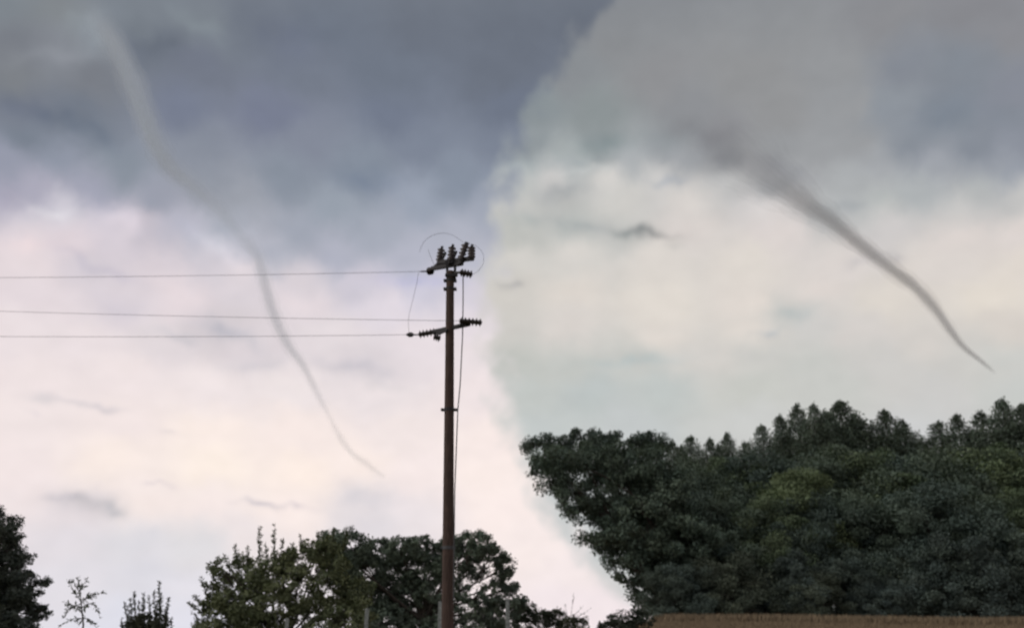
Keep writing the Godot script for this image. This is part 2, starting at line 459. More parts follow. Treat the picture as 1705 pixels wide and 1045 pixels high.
func build_ground():
	var g := Geo.new()
	var s := 9000.0
	g.v = PackedVector3Array([Vector3(-s, 0, -s), Vector3(s, 0, -s), Vector3(s, 0, s), Vector3(-s, 0, s)])
	g.n = PackedVector3Array([Vector3.UP, Vector3.UP, Vector3.UP, Vector3.UP])
	g.c = PackedColorArray([Color.WHITE, Color.WHITE, Color.WHITE, Color.WHITE])
	g.i = PackedInt32Array([0, 1, 2, 0, 2, 3])
	var o := part("ground", g, M.soil, self)
	o.set_meta("kind", "structure")
	o.set_meta("label", "rough grassland running out to the horizon")
	var f := Geo.new()
	var nb := 80
	var nd := 80
	for j in nd + 1:
		var d := 26.0 + 256.0 * pow(j / float(nd), 1.5)
		for k in nb + 1:
			var b := deg_to_rad(-4.5 + 80.0 * k / nb)
			var x := sin(b) * d
			var z := -cos(b) * d
			var h := field_height(x, z)
			var bump := 0.05 * sin(x * 1.3 + z * 0.4) * sin(z * 0.9) if h > 0.3 else 0.0
			f.v.append(Vector3(x, h + bump, z))
			var e := 0.5
			f.n.append(Vector3(field_height(x - e, z) - field_height(x + e, z), 2 * e, field_height(x, z - e) - field_height(x, z + e)).normalized())
			f.c.append(Color.WHITE)
	for j in nd:
		for k in nb:
			var a := j * (nb + 1) + k
			f.i.append_array(PackedInt32Array([a, a + nb + 1, a + 1, a + 1, a + nb + 1, a + nb + 2]))
	var fo := part("field", f, M.straw, self)
	fo.set_meta("kind", "structure")
	fo.set_meta("label", "straw brown stubble field rising to the wood")
	# stubble and dry grass on the rise
	var t := Geo.new()
	for k in 26:
		var tone := Color(0.17, 0.125, 0.08).lerp(Color(0.26, 0.20, 0.13), rng.randf())
		var p := Vector3(rng.randf_range(-0.35, 0.35), 0, rng.randf_range(-0.35, 0.35))
		var tip := p + Vector3(rng.randf_range(-0.1, 0.1), rng.randf_range(0.12, 0.34), rng.randf_range(-0.1, 0.1))
		var side := Vector3(0.012, 0, 0.0).rotated(Vector3.UP, rng.randf() * TAU)
		t.leaf((p + tip) / 2, (tip - p) / 2, side, Vector3.ZERO, tone)
	var mm := MultiMesh.new()
	mm.transform_format = MultiMesh.TRANSFORM_3D
	mm.mesh = t.mesh()
	mm.mesh.surface_set_material(0, M.stalk)
	var spots := []
	for k in 9000:
		var b := deg_to_rad(rng.randf_range(5.0, 33.0))
		var d := rng.randf_range(40.0, 80.0)
		spots.append(Vector3(sin(b) * d, 0, -cos(b) * d))
	for k in 2600:
		var b := deg_to_rad(rng.randf_range(9.0, 34.0))
		var d := rng.randf_range(74.0, 79.5)
		spots.append(Vector3(sin(b) * d, 2.0, -cos(b) * d))
	mm.instance_count = spots.size()
	for k in spots.size():
		var p: Vector3 = spots[k]
		var tall := 1.0 + 0.5 * p.y
		p.y = field_height(p.x, p.z) - 0.03
		mm.set_instance_transform(k, Transform3D(Basis(Vector3.UP, rng.randf() * TAU).scaled(Vector3.ONE * rng.randf_range(0.7, 1.5) * tall), p))
	var mi := MultiMeshInstance3D.new()
	mi.name = "stubble"
	mi.multimesh = mm
	add_child(mi)
	mi.set_meta("kind", "stuff")
	mi.set_meta("label", "short dry straw stubble on the field before the wood")
	mi.set_meta("category", "stubble")


# ---------------------------------------------------------------- trees
# tone: base colour of the leaves; every leaf and every spray differs a little, as leaves do
func spray(g: Geo, at_: Vector3, r: float, count: int, size: float, out: Vector3, tone: Color, squash := 0.75) -> void:
	var own := tone * rng.randf_range(0.75, 1.3)
	own = own.lerp(Color(own.r * 1.2, own.g * 1.05, own.b * 0.85), rng.randf() * 0.5)
	for k in count:
		var o := unit() * pow(rng.randf(), 0.45) * r
		o.y *= squash
		var nn := (out * 0.5 + Vector3.UP * 0.55 + unit() * 0.95).normalized()
		var al := nn.cross(unit()).normalized()
		var ac := nn.cross(al)
		var s := size * rng.randf_range(0.65, 1.3)
		var t := own * rng.randf_range(0.9, 1.1)
		t.a = 1.0
		g.leaf(at_ + o, al * s * 0.5, ac * s * 0.27, nn * s * 0.08, t)


func clumped(g: Geo, centre: Vector3, radii: Vector3, cover: float, spray_r: float, leaf: float, tone: Color) -> void:
	var mean := (radii.x + radii.y + radii.z) / 3.0
	var count := int(cover * 4.0 * mean * mean / (spray_r * spray_r)) + 4
	var leaves := int(1.15 * PI * spray_r * spray_r / (leaf * leaf * 0.27))
	for k in count:
		var d := unit()
		var q := 0.45 + 0.55 * sqrt(rng.randf())
		var r := spray_r * rng.randf_range(0.6, 1.25)
		spray(g, centre + d * radii * q, r, int(leaves * rng.randf_range(0.5, 1.2)), leaf, d, tone)


func limb(g: Geo, a: Vector3, b: Vector3, r0: float, r1: float, bend := 0.12) -> void:
	var pts := []
	var radii := []
	var off := unit() * a.distance_to(b) * bend
	for k in 6:
		var t := k / 5.0
		pts.append(a.lerp(b, t) + off * sin(t * PI) + Vector3.UP * 0.0)
		radii.append(lerpf(r0, r1, t))
	g.tube(pts, radii, 7)


# blobs: [centre, radii] in the tree's own axes
func tree_of(called: String, label: String, category: String, where: Vector3, blobs: Array, trunk_top: float, trunk_r: float, cover: float, spray_r: float, leaf: float, tone: Color, group := "") -> Node3D:
	var o := thing(called, label, category, where, group)
	o.set_meta("kind_name", called)
	var tg := Geo.new()
	var top := Vector3(0, trunk_top, 0)
	tg.tube([Vector3(0, -0.3, 0), Vector3(0, 0.15, 0), top * 0.4, top], [trunk_r * 1.5, trunk_r * 1.1, trunk_r * 0.9, trunk_r * 0.6], 9)
	for b in blobs:
		var from := top * rng.randf_range(0.6, 0.98)
		limb(tg, from, b[0], trunk_r * 0.3, trunk_r * 0.08)
		for k in 3:
			var d := unit()
			d.y = absf(d.y) * 0.6
			limb(tg, (b[0] as Vector3).lerp(from, 0.25), b[0] + d * b[1] * 0.8, trunk_r * 0.14, trunk_r * 0.03)
	part("trunk", tg, M.bark, o)
	var g := Geo.new()
	for b in blobs:
		clumped(g, b[0], b[1], cover * (b[2] if b.size() > 2 else 1.0), spray_r, leaf, tone)
	part("crown", g, M.leaf, o)
	return o


# blobs given as [x, y, radius] of the crown's lumps seen at that depth, with a little spread in depth
func lumps(list: Array, depth: float, base: Vector3, spread: float) -> Array:
	var out := []
	for p in list:
		var r: float = p[2] * per_px(depth)
		var c := at(p[0], p[1], depth) - base
		c.z += rng.randf_range(-1, 1) * spread
		out.append([c, Vector3(r, r * 0.9, r * 1.15), p[3] if p.size() > 3 else 1.0])
	return out


func shoot(g: Geo, wood: Geo, a: Vector3, b: Vector3, size: float, tone: Color, bow: Vector3, dense := 26.0) -> void:
	var pts := []
	var radii := []
	for k in 7:
		var t := k / 6.0
		pts.append(a.lerp(b, t) + bow * sin(t * PI))
		radii.append(lerpf(0.018, 0.004, t))
	wood.tube(pts, radii, 5)
	var n := int(a.distance_to(b) * dense)
	for k in n:
		var t := pow(rng.randf(), 0.75)
		var p := a.lerp(b, t) + bow * sin(t * PI)
		var d := (b - a).normalized()
		var out := (unit() + d * 0.8).normalized()
		var s := size * rng.randf_range(0.6, 1.2) * (1.25 - 0.6 * t)
		var nn := out.cross(unit()).normalized()
		var tt := tone * rng.randf_range(0.7, 1.25)
		tt.a = 1.0
		g.leaf(p + out * s * 0.6, out * s * 0.6, nn * s * 0.2, Vector3.ZERO, tt)


func conifer(label: String, height: float, base_r: float, tone: Color, sd: int) -> Node3D:
	rng.seed = sd
	var o := thing("conifer_tree", label, "tree", Vector3.ZERO, "conifers of the wood")
	o.set_meta("kind_name", "conifer_tree")
	var tg := Geo.new()
	tg.tube([Vector3(0, -0.4, 0), Vector3(0, height * 0.5, 0), Vector3(0, height * 0.99, 0)], [0.32, 0.2, 0.02], 8)
	var g := Geo.new()
	var lob := rng.randf() * TAU
	for k in 300:
		var t := pow((k + rng.randf()) / 300.0, 0.62)
		var y := height * (0.1 + 0.89 * t)
		var a := k * 2.4 + rng.randf_range(-0.5, 0.5)
		var below := (1.0 - t) * height
		var r := minf(0.66 * pow(below, 0.86), base_r) * (0.85 + 0.25 * sin(a * 2.0 + lob + t * 14.0)) + 0.12
		var len := r * rng.randf_range(0.35, 1.12)
		var d := Vector3(cos(a), rng.randf_range(-0.15, 0.4), sin(a))
		var tip := Vector3(0, y, 0) + d * len
		limb(tg, Vector3(0, y, 0), tip, 0.045 * (1.1 - t), 0.01, 0.05)
		var steps := maxi(1, int(len / 0.7))
		for q in steps:
			var f := (q + 1.0) / steps
			spray(g, Vector3(0, y, 0).lerp(tip, f) + unit() * 0.15, minf(rng.randf_range(0.5, 0.8), 0.4 * r + 0.16), int(46 * minf(1.0, 0.35 * r + 0.3)), 0.21, d, tone, 0.9)
	spray(g, Vector3(0, height * 0.985, 0), 0.22, 14, 0.2, Vector3.UP, tone, 2.0)
	part("trunk", tg, M.bark, o)
	part("crown", g, M.leaf, o)
	return o


func broadleaf(label: String, height: float, reach: float, tone: Color, sd: int, called := "broadleaf_tree", group := "broadleaf trees of the wood", foot := 0.30) -> Node3D:
	rng.seed = sd
	var blobs := []
	for k in 9:
		var t := (k + 0.5) / 9.0
		var a := k * 2.4 + rng.randf() * 0.8
		var ring := reach * (0.62 * sin(PI * clampf(t * 0.7 + 0.27, 0, 1)))
		var y := height * (foot + (0.86 - foot) * t)
		var r := reach * rng.randf_range(0.36, 0.66) * (1.1 - 0.35 * t)
		blobs.append([Vector3(cos(a) * ring, minf(y, height - r * 0.8), sin(a) * ring), Vector3(r, r * 0.8, r)])
	blobs.append([Vector3(0.2, height * 0.6, 0), Vector3(reach * 0.5, height * 0.22, reach * 0.5)])
	return tree_of(called, label, "tree", Vector3.ZERO, blobs, height * 0.6, height * 0.016 + 0.05, 0.75, reach * 0.21, reach * 0.031 + 0.03, tone, group)


func stand(proto: Node3D, first: bool, label: String, x: float, y: float, depth: float, wide: float, height: float) -> Node3D:
	# stands a tree on the field where its top reaches that line of sight
	var o := proto if first else copy_of(proto, label)
	var top := at(x, y, depth)
	var g := field_height(top.x, top.z) - 0.1
	o.position = Vector3(top.x, g, top.z)
	var s := (top.y - g) / height
	o.scale = Vector3(s * wide, s, s * wide)
	o.rotation.y = rng.randf() * TAU
	o.set_meta("label", label)
	return o


func build_wood():
	var dark := Color(0.086, 0.114, 0.090)
	var firs := []
	for k in 3:
		firs.append(conifer("", 20.0, [3.6, 4.2, 3.2][k], dark * [0.95, 1.1, 0.9][k], 101 + k))
	var broad := []
	for k in 4:
		broad.append(broadleaf("", 14.0, [5.2, 5.8, 4.8, 6.0][k], [Color(0.112, 0.152, 0.098), Color(0.096, 0.130, 0.104), Color(0.138, 0.180, 0.104), Color(0.090, 0.124, 0.110)][k], 201 + k))
	var shrubs := []
	for k in 3:
		shrubs.append(broadleaf("", 6.0, [3.6, 4.0, 3.3][k], [Color(0.084, 0.112, 0.100), Color(0.094, 0.116, 0.092), Color(0.078, 0.104, 0.098)][k], 301 + k, "edge_shrub", "shrubs along the edge of the wood", 0.04))
	rng.seed = 400
	var seen := {}
	var put := func(list: Array, kind: int, label: String, x: float, y: float, depth: float, wide: float, height: float):
		var key := str(list[kind].get_instance_id())
		stand(list[kind], not seen.has(key), label, x, y, depth, wide, height)
		seen[key] = true
	# pointed tops on the skyline
	var back := [[1120, 733], [1150, 724], [1182, 728], [1210, 720], [1240, 734], [1135, 740], [1196, 738]]
	for k in back.size():
		put.call(firs, k % 3, "small dark conifer tip in the low even skyline of the wood", back[k][0], back[k][1], 128.0 + (k * 7) % 12, 0.85, 20.0)
	var tall := [[1268, 706, 0.9], [1298, 690, 0.9], [1326, 672, 0.95], [1354, 671, 0.8], [1398, 666, 1.5], [1422, 688, 1.3], [1376, 684, 1.2], [1472, 681, 1.15], [1502, 698, 1.0], [1562, 700, 1.1], [1592, 688, 1.0], [1632, 684, 1.1], [1667, 663, 1.1], [1702, 671, 1.4], [1742, 668, 1.3], [1790, 676, 1.3], [1845, 670, 1.3]]
	var said := ["lowest conifer on the rising shoulder of the skyline", "conifer halfway up the rising shoulder of the skyline", "first of the twin pointed conifer tops", "second, thinner one of the twin pointed conifer tops", "widest conifer forming the big rounded peak of the skyline", "conifer on the sloping flank after the widest peak", "conifer filling the gap before the widest peak", "pointed conifer standing alone between the widest peak and the dip", "short conifer at the brink of the dip in the skyline", "first conifer rising after the dip in the skyline", "second conifer rising after the dip in the skyline", "conifer just before the highest conifer past the dip", "highest conifer past the dip in the skyline", "broad conifer shoulder beside the highest conifer past the dip", "bushy conifer carrying on the skyline past the highest one", "bushy conifer carrying on the skyline past the highest one", "bushy conifer carrying on the skyline past the highest one"]
	for k in tall.size():
		put.call(firs, (k + 1) % 3, said[k], tall[k][0], tall[k][1], 100.0 + (k * 5) % 14, tall[k][2], 20.0)
	# the wood's body
	var body := [[1150, 758, 96, 1.0, 1], [1205, 752, 99, 1.1, 0], [1262, 745, 98, 1.0, 3], [1318, 752, 90, 1.15, 2], [1382, 738, 95, 1.2, 1], [1440, 735, 96, 1.1, 0], [1500, 745, 97, 1.0, 3], [1532, 726, 108, 1.0, 1], [1560, 742, 94, 1.1, 1], [1625, 728, 94, 1.2, 0], [1690, 715, 92, 1.2, 2], [1760, 722, 94, 1.2, 3], [1830, 728, 94, 1.2, 1],
		[1135, 800, 88, 1.0, 3], [1200, 810, 86, 1.1, 1], [1270, 815, 86, 1.1, 0], [1345, 820, 86, 1.2, 3], [1420, 812, 87, 1.1, 1], [1530, 795, 86, 1.25, 3], [1605, 815, 86, 1.1, 1], [1680, 805, 86, 1.2, 0], [1770, 815, 86, 1.2, 3]]
	for b in body:
		var low_row: bool = b[1] > 790
		var label: String = ["mid green rounded tree lower down in the wood behind the shrubs", "dark green rounded tree lower down in the wood behind the shrubs", "", "blue green broad tree lower down in the wood behind the shrubs"][b[4]] if low_row else ["mid green rounded crown just below the conifer tops", "dark green rounded crown just below the conifer tops", "light green rounded tree topping the canopy below the conifers", "blue green broad crown just below the conifer tops"][b[4]]
		put.call(broad, b[4], label, b[0], b[1], b[2], b[3], 14.0)
	var edge := [[1130, 935], [1175, 955], [1215, 920], [1262, 945], [1305, 915], [1352, 950], [1400, 925], [1450, 945], [1500, 930], [1545, 900], [1592, 885], [1640, 915], [1690, 900], [1735, 925], [1790, 905]]
	for k in edge.size():
		put.call(shrubs, (k * 2) % 3, ["dark leafy shrub at the foot of the wood beside the stubble", "olive leafy shrub at the foot of the wood beside the stubble", "low blackish shrub at the foot of the wood beside the stubble"][(k * 2) % 3], edge[k][0], edge[k][1], 79.0 + (k * 3) % 5, 1.15, 6.0)
	# two old trees whose crowns reach out from the corner of the wood
	rng.seed = 500
	var p := at(1128, 1040, 84)
	p.y = field_height(p.x, p.z) - 0.2
	var reach := [[905, 768, 26], [940, 770, 38], [925, 808, 26], [985, 768, 42], [965, 835, 40], [1030, 772, 44], [1015, 830, 55], [1075, 775, 46], [1000, 890, 34], [1060, 880, 58], [1110, 830, 60], [1045, 935, 40], [1095, 945, 52], [1140, 900, 55], [1085, 990, 36], [1130, 985, 42]]
	var old := tree_of("spreading_tree", "old tree whose wide crown reaches out from the corner of the wood", "tree", p, lumps(reach, 84, p, 2.0), 9.0, 0.42, 1.25, 0.95, 0.30, Color(0.090, 0.124, 0.100))
	var stem := Geo.new()
	for path in [[[1128, 1042, 0.42], [1095, 985, 0.36], [1040, 905, 0.28], [985, 838, 0.2], [935, 790, 0.1], [905, 765, 0.04]], [[1112, 1010, 0.3], [1075, 960, 0.22], [1040, 935, 0.14], [1010, 900, 0.06]], [[1060, 930, 0.2], [1010, 850, 0.14], [985, 790, 0.06]]]:
		var pts := []
		var radii := []
		for q in path:
			pts.append(at(q[0], q[1], 83.2) - p)
			radii.append(q[2])
		stem.tube(pts, radii, 9)
	part("leaning_stem", stem, M.bark, old)
	p = at(1100, 1040, 95)
	p.y = field_height(p.x, p.z) - 0.2
	var behind := [[885, 748, 14], [908, 745, 18], [938, 738, 16], [960, 732, 13], [985, 730, 14], [1008, 728, 13], [1030, 730, 14], [1055, 738, 16], [1080, 734, 14], [1105, 734, 16], [1000, 762, 40], [1070, 770, 45], [940, 765, 30], [1050, 840, 60], [1100, 850, 60], [1100, 930, 50]]
	tree_of("spreading_tree", "tall tree with a ragged top behind the wide crowned tree at the wood's corner", "tree", p, lumps(behind, 95, p, 2.0), 12.0, 0.40, 1.3, 0.8, 0.30, Color(0.084, 0.114, 0.098))


func build_garden_trees():
	rng.seed = 610
	var p := at(705, 1045, 48)
	p.y = -0.05
	var list := [[552, 905, 24], [590, 915, 34], [630, 918, 30], [668, 914, 26], [700, 915, 27], [742, 914, 26], [772, 905, 22], [802, 912, 24], [826, 925, 18], [842, 945, 17], [832, 968, 16, 0.7], [848, 980, 14], [815, 990, 20, 0.7], [790, 940, 26, 0.7], [752, 950, 30, 0.8], [705, 950, 36], [655, 955, 38], [605, 958, 42], [565, 945, 36], [720, 995, 30, 0.65], [670, 1000, 40], [620, 1005, 45], [765, 985, 18, 0.55], [780, 1015, 26, 0.6], [825, 1020, 26, 0.8], [730, 1030, 36, 0.8], [860, 1008, 20, 0.7], [640, 1050, 60], [720, 1070, 50], [800, 1060, 40]]
	tree_of("broad_tree", "broad dark green tree with gaps in its crown behind the pole", "tree", p, lumps(list, 48, p, 1.3), 3.2, 0.26, 1.8, 0.34, 0.155, Color(0.104, 0.136, 0.108))
	# the lighter tree with upright leafy shoots
	rng.seed = 620
	var depth := 34.0
	p = at(470, 1045, depth)
	p.y = -0.05
	list = [[352, 965, 16, 0.7], [372, 945, 16, 0.6], [395, 935, 16, 0.7], [375, 985, 30], [352, 1005, 26], [415, 965, 30], [405, 1015, 42], [450, 955, 30], [478, 938, 24], [505, 935, 30], [520, 912, 20], [545, 915, 24], [555, 945, 32], [500, 985, 45], [460, 1010, 45], [555, 1000, 42], [585, 985, 32], [590, 1030, 36], [520, 1050, 60], [420, 1060, 60], [370, 1045, 40]]
	var o := tree_of("leafy_tree", "olive green bushy tree with upright leafy shoots beside the broad dark tree", "tree", p, lumps(list, depth, p, 0.9), 1.6, 0.16, 1.05, 0.26, 0.13, Color(0.128, 0.150, 0.086))
	var g := Geo.new()
	var w := Geo.new()
	for s in [[436, 960, 432, 876], [455, 955, 457, 872], [448, 965, 442, 905], [462, 960, 470, 900], [400, 960, 392, 908], [385, 965, 372, 922], [365, 985, 346, 938], [350, 1000, 335, 962], [345, 1010, 322, 992], [350, 1030, 314, 1002], [345, 1045, 318, 1020], [350, 1050, 325, 1032], [510, 940, 500, 892], [535, 930, 528, 885], [550, 920, 556, 880], [570, 920, 576, 882], [480, 945, 486, 905], [410, 950, 412, 912], [356, 980, 340, 972]]:
		shoot(g, w, at(s[0], s[1], depth) - p, at(s[2], s[3], depth + rng.randf_range(-0.4, 0.4)) - p, 0.17, Color(0.092, 0.105, 0.058), Vector3(rng.randf_range(-0.06, 0.06), 0, 0), 62.0)
	part("shoots", w, M.bark, o)
	part("shoot_leaves", g, M.leaf, o)
	# the dense tree at the edge of the garden
	rng.seed = 630
	depth = 38.0
	p = at(-50, 1045, depth)
	p.y = -0.05
	list = [[8, 868, 12], [-8, 882, 22], [18, 888, 15], [28, 895, 8], [4, 912, 28], [26, 930, 17], [40, 930, 8], [10, 950, 32], [38, 962, 20], [56, 966, 10], [20, 985, 36], [46, 992, 16], [58, 1020, 14], [25, 1020, 38], [40, 1045, 30], [-40, 900, 50], [-35, 960, 60], [-30, 1030, 70], [-90, 880, 60], [-100, 960, 70], [-90, 1040, 70], [-50, 850, 40]]
	tree_of("dense_tree", "dense blackish green tree rising beside the thin sapling", "tree", p, lumps(list, depth, p, 0.8), 3.0, 0.22, 1.3, 0.26, 0.125, Color(0.072, 0.086, 0.074))
	# a thin sapling with arching twigs
	rng.seed = 640
	depth = 30.0
	p = at(140, 1045, depth)
	p.y = -0.03
	o = thing("sapling", "thin young sapling with sparse arching leafy twigs beside the dense blackish tree", "tree", p)
	g = Geo.new()
	w = Geo.new()
	w.tube([Vector3(0, -0.2, 0), at(138, 1040, depth) - p, at(134, 1000, depth) - p, at(130, 965, depth) - p], [0.035, 0.028, 0.018, 0.006], 6)
	for s in [[134, 1005, 106, 1000, -0.1], [133, 1000, 112, 968, 0], [131, 985, 118, 963, 0], [132, 985, 146, 962, 0.05], [134, 1005, 160, 992, 0.1], [135, 1012, 166, 1028, 0.28], [135, 1012, 104, 1030, 0.2], [137, 1030, 100, 1042, 0.1], [137, 1030, 160, 1046, 0.12], [134, 1000, 174, 986, 0.05], [131, 975, 128, 960, 0], [135, 1020, 108, 1016, 0.12]]:
		shoot(g, w, at(s[0], s[1], depth) - p, at(s[2], s[3], depth + rng.randf_range(-0.3, 0.3)) - p, 0.15, Color(0.085, 0.10, 0.065), Vector3(0, s[4], 0), 34.0)
	part("twigs", w, M.bark, o)
	part("leaves", g, M.leaf, o)
	# a small bush of upright stems
	rng.seed = 650
	depth = 32.0
	p = at(243, 1045, depth)
	p.y = -0.03
	o = thing("upright_bush", "small grey green bush with upright leafy stems between sapling and olive tree", "bush", p)
	g = Geo.new()
	w = Geo.new()
	for s in [[262, 1040, 264, 968], [258, 1045, 256, 985], [236, 1045, 238, 988], [228, 1040, 222, 986], [216, 1045, 206, 1004], [222, 1050, 212, 1010], [272, 1045, 280, 994], [268, 1050, 276, 1012], [246, 1050, 248, 992], [230, 1050, 230, 1000], [252, 1050, 262, 1002], [214, 1060, 202, 1030], [280, 1060, 284, 1030], [240, 1060, 236, 1004], [262, 1060, 268, 990], [224, 1045, 216, 996]]:
		shoot(g, w, at(s[0], s[1] + 40, depth) - p, at(s[2], s[3], depth + rng.randf_range(-0.4, 0.4)) - p, 0.13, Color(0.065, 0.072, 0.052), Vector3(rng.randf_range(-0.05, 0.05), 0, 0), 95.0)
	for q in [[240, 1045, 24], [262, 1040, 20], [222, 1042, 18], [245, 1075, 40]]:
		clumped(g, at(q[0], q[1], depth) - p, Vector3.ONE * q[2] * per_px(depth), 0.7, 0.2, 0.12, Color(0.062, 0.07, 0.05))
	part("stems", w, M.bark, o)
	part("leaves", g, M.leaf, o)
	# low bushes past the broad tree
	rng.seed = 660
	depth = 55.0
	p = at(895, 1045, depth)
	p.y = -0.05
	tree_of("low_bush", "low dark bush just past the broad tree with a drooping outline", "bush", p, lumps([[868, 1012, 16], [888, 1018, 17, 0.8], [905, 1028, 16], [880, 1040, 28], [915, 1045, 24], [850, 1035, 24]], depth, p, 0.8), 1.0, 0.1, 0.8, 0.34, 0.16, Color(0.038, 0.05, 0.036))
	p = at(950, 1050, depth)
	p.y = -0.05
	o = tree_of("low_bush", "low bush with bare twigs sticking out above it", "bush", p, lumps([[930, 1030, 14, 0.8], [948, 1036, 13, 0.7], [968, 1040, 14, 0.7], [950, 1060, 30]], depth, p, 0.8), 1.0, 0.08, 0.7, 0.32, 0.16, Color(0.05, 0.06, 0.04))
	g = Geo.new()
	w = Geo.new()
	for s in [[950, 1030, 956, 986], [946, 1030, 940, 1004], [954, 1026, 972, 1008], [958, 1030, 985, 1012], [938, 1030, 928, 1008]]:
		shoot(g, w, at(s[0], s[1], depth) - p, at(s[2], s[3], depth) - p, 0.14, Color(0.05, 0.058, 0.04), Vector3.ZERO, 8.0)
	part("twigs", w, M.bark, o)
	part("twig_leaves", g, M.leaf, o)
	p = at(1030, 1050, depth + 3)
	p.y = -0.05
	tree_of("low_bush", "low rounded bush below the reaching crown at the wood's corner", "bush", p, lumps([[1002, 1042, 12], [1025, 1036, 17], [1048, 1032, 20], [1070, 1036, 22], [1040, 1060, 34]], depth + 3, p, 0.8), 1.0, 0.1, 0.9, 0.34, 0.16, Color(0.038, 0.05, 0.038))


# ---------------------------------------------------------------- pole
func ribbed(a: Vector3, b: Vector3, thin: float, wide: float, sheds: int) -> Geo:
	var g := Geo.new()
	var pts := []
	var radii := []
	for k in sheds:
		for q in [[0.05, 1.0], [0.35, 0.0], [0.5, 0.9], [0.62, 1.0], [0.72, 0.15]]:
			pts.append(a.lerp(b, (k + q[0]) / sheds))
			radii.append(lerpf(thin, wide, q[1] if q[0] > 0.1 else 0.0))
	pts.append(b)
	radii.append(thin * 0.8)
	g.tube(pts, radii, 14)
	return g


func build_pole():
	var depth := 16.0
	var low := at(745, 1045, depth)
	var top := at(749.5, 452, depth)
	var dir := (top - low) / (top.y - low.y)
	var base := low - dir * low.y
	var o := thing("utility_pole", "tapered brown utility pole carrying dark switchgear and insulators in front of the broad tree", "utility pole", base)
	var l := func(x: float, y: float, near := 0.0) -> Vector3:
		return at(x, y, depth - near) - base
	var on := func(y: float) -> Vector3:   # on the pole's axis
		var q: Vector3 = at(747, y, depth)
		return dir * q.y
	var g := Geo.new()
	var pts := []
	var radii := []
	for k in 13:
		var t := k / 12.0
		pts.append(dir * lerpf(-0.3, top.y, t))
		radii.append(lerpf(0.118, 0.078, t))
	g.tube(pts, radii, 18)
	part("shaft", g, M.wood, o)
	# bands, with the bolt ends that stick out
	for y in [467.0, 481.0, 682.0, 912.0]:
		var q: Vector3 = on.call(y)
		var r := lerpf(0.118, 0.078, q.y / top.y) + 0.006
		g = Geo.new()
		g.tube([q - dir * 0.028, q + dir * 0.028], [r, r], 18)
		var s := 0.045 if y < 600 else (0.06 if y < 800 else 0.03)
		g.beam(q + Vector3(-r - s, 0, 0.03), q + Vector3(r + s, 0, 0.03), 0.035, 0.035)
		g.beam(q + Vector3(-r - s, 0, -0.05), q + Vector3(r + s, 0, -0.05), 0.03, 0.03)
		part("band", g, M.alu if y > 800 else M.steel, o)
	# the yoke on the pole's head and the two beams of the switch frame
	g = Geo.new()
	g.beam(l.call(745, 464), l.call(744, 434), 0.06, 0.05)
	g.beam(l.call(757, 464), l.call(758, 432), 0.06, 0.05)
	g.beam(l.call(741, 458, 0.07), l.call(762, 458, 0.07), 0.05, 0.05)
	part("yoke", g, M.steel, o)
	g = Geo.new()
	g.beam(l.call(719, 447, -0.42), l.call(770, 438, 0.12), 0.07, 0.075)
	part("switch_beam", g, M.steel, o)
	g = Geo.new()
	g.beam(l.call(729, 437, -0.30), l.call(788, 430, 0.30), 0.07, 0.075)
	part("switch_beam", g, M.steel, o)
	g = Geo.new()
	for s in [[722, 446, -0.42, 733, 435, -0.3, 0.05], [746, 442, -0.1, 752, 433, 0.0, 0.05], [762, 440, 0.1, 776, 430, 0.2, 0.06]]:
		g = Geo.new()
		g.beam(l.call(s[0], s[1], s[2]), l.call(s[3], s[4], s[5]), s[6], s[6])
		part("cross_piece", g, M.steel, o)
	# standing insulators with their contact blades
	for s in [[731, 436, 735, 414, -0.3], [750, 434, 753, 411, 0.0], [767, 432, 775, 407, 0.2], [785, 430, 785, 411, 0.3]]:
		var ins := part("insulator", ribbed(l.call(s[0], s[1], s[4]), l.call(s[2], s[3], s[4]), 0.045, 0.082, 4), M.porcelain, o)
		g = Geo.new()
		g.beam(l.call(s[2], s[3] + 1, s[4]), l.call(s[2] + 1.5, s[3] - 4, s[4]), 0.035, 0.05)
		part("cap", g, M.steel, ins)
	for s in [[732, 440, 742, 420, -0.25], [751, 438, 760, 418, 0.02], [768, 434, 779, 404, 0.22]]:
		g = Geo.new()
		g.beam(l.call(s[0], s[1], s[4]), l.call(s[2], s[3], s[4]), 0.035, 0.05)
		part("blade", g, M.steel, o)
	# strain insulators
	for s in [[720, 450.5, 713, 451.5, -0.45, 3], [766, 453, 786, 457, 0.2, 4], [726, 552, 697, 557, -0.25, 5], [765, 534, 802, 537, 0.3, 6], [722, 560, 733, 563.5, -0.05, 3]]:
		part("strain_insulator", ribbed(l.call(s[0], s[1], s[4]), l.call(s[2], s[3], s[4] * 1.15), 0.042, 0.08, s[5]), M.porcelain, o)
	g = Geo.new()
	g.tube([l.call(700, 451.8, -0.5), l.call(714, 451.5, -0.45)], [0.014, 0.02], 8)
	part("clamp", g, M.steel, o)
	g = Geo.new()
	g.tube([l.call(676, 557, -0.4), l.call(679, 557, -0.4), l.call(682, 557, -0.38), l.call(686, 557, -0.36), l.call(689, 557, -0.34), l.call(698, 557, -0.3)], [0.012, 0.035, 0.05, 0.045, 0.015, 0.015], 10)
	part("clamp", g, M.steel, o)
	g = Geo.new()
	g.beam(l.call(757, 454, 0.05), l.call(770, 453, 0.2), 0.04, 0.04)
	part("bracket", g, M.steel, o)
	g = Geo.new()
	g.beam(l.call(718, 553, -0.25), l.call(782, 539, 0.25), 0.06, 0.07)
	g.beam(l.call(728, 556, -0.1), l.call(745, 549, 0.12), 0.045, 0.045)
	g.beam(l.call(757, 546, 0.12), l.call(772, 538, 0.2), 0.045, 0.045)
	part("crossarm", g, M.steel, o)
	# the switch's operating rod and the loose jumper leads
	g = Geo.new()
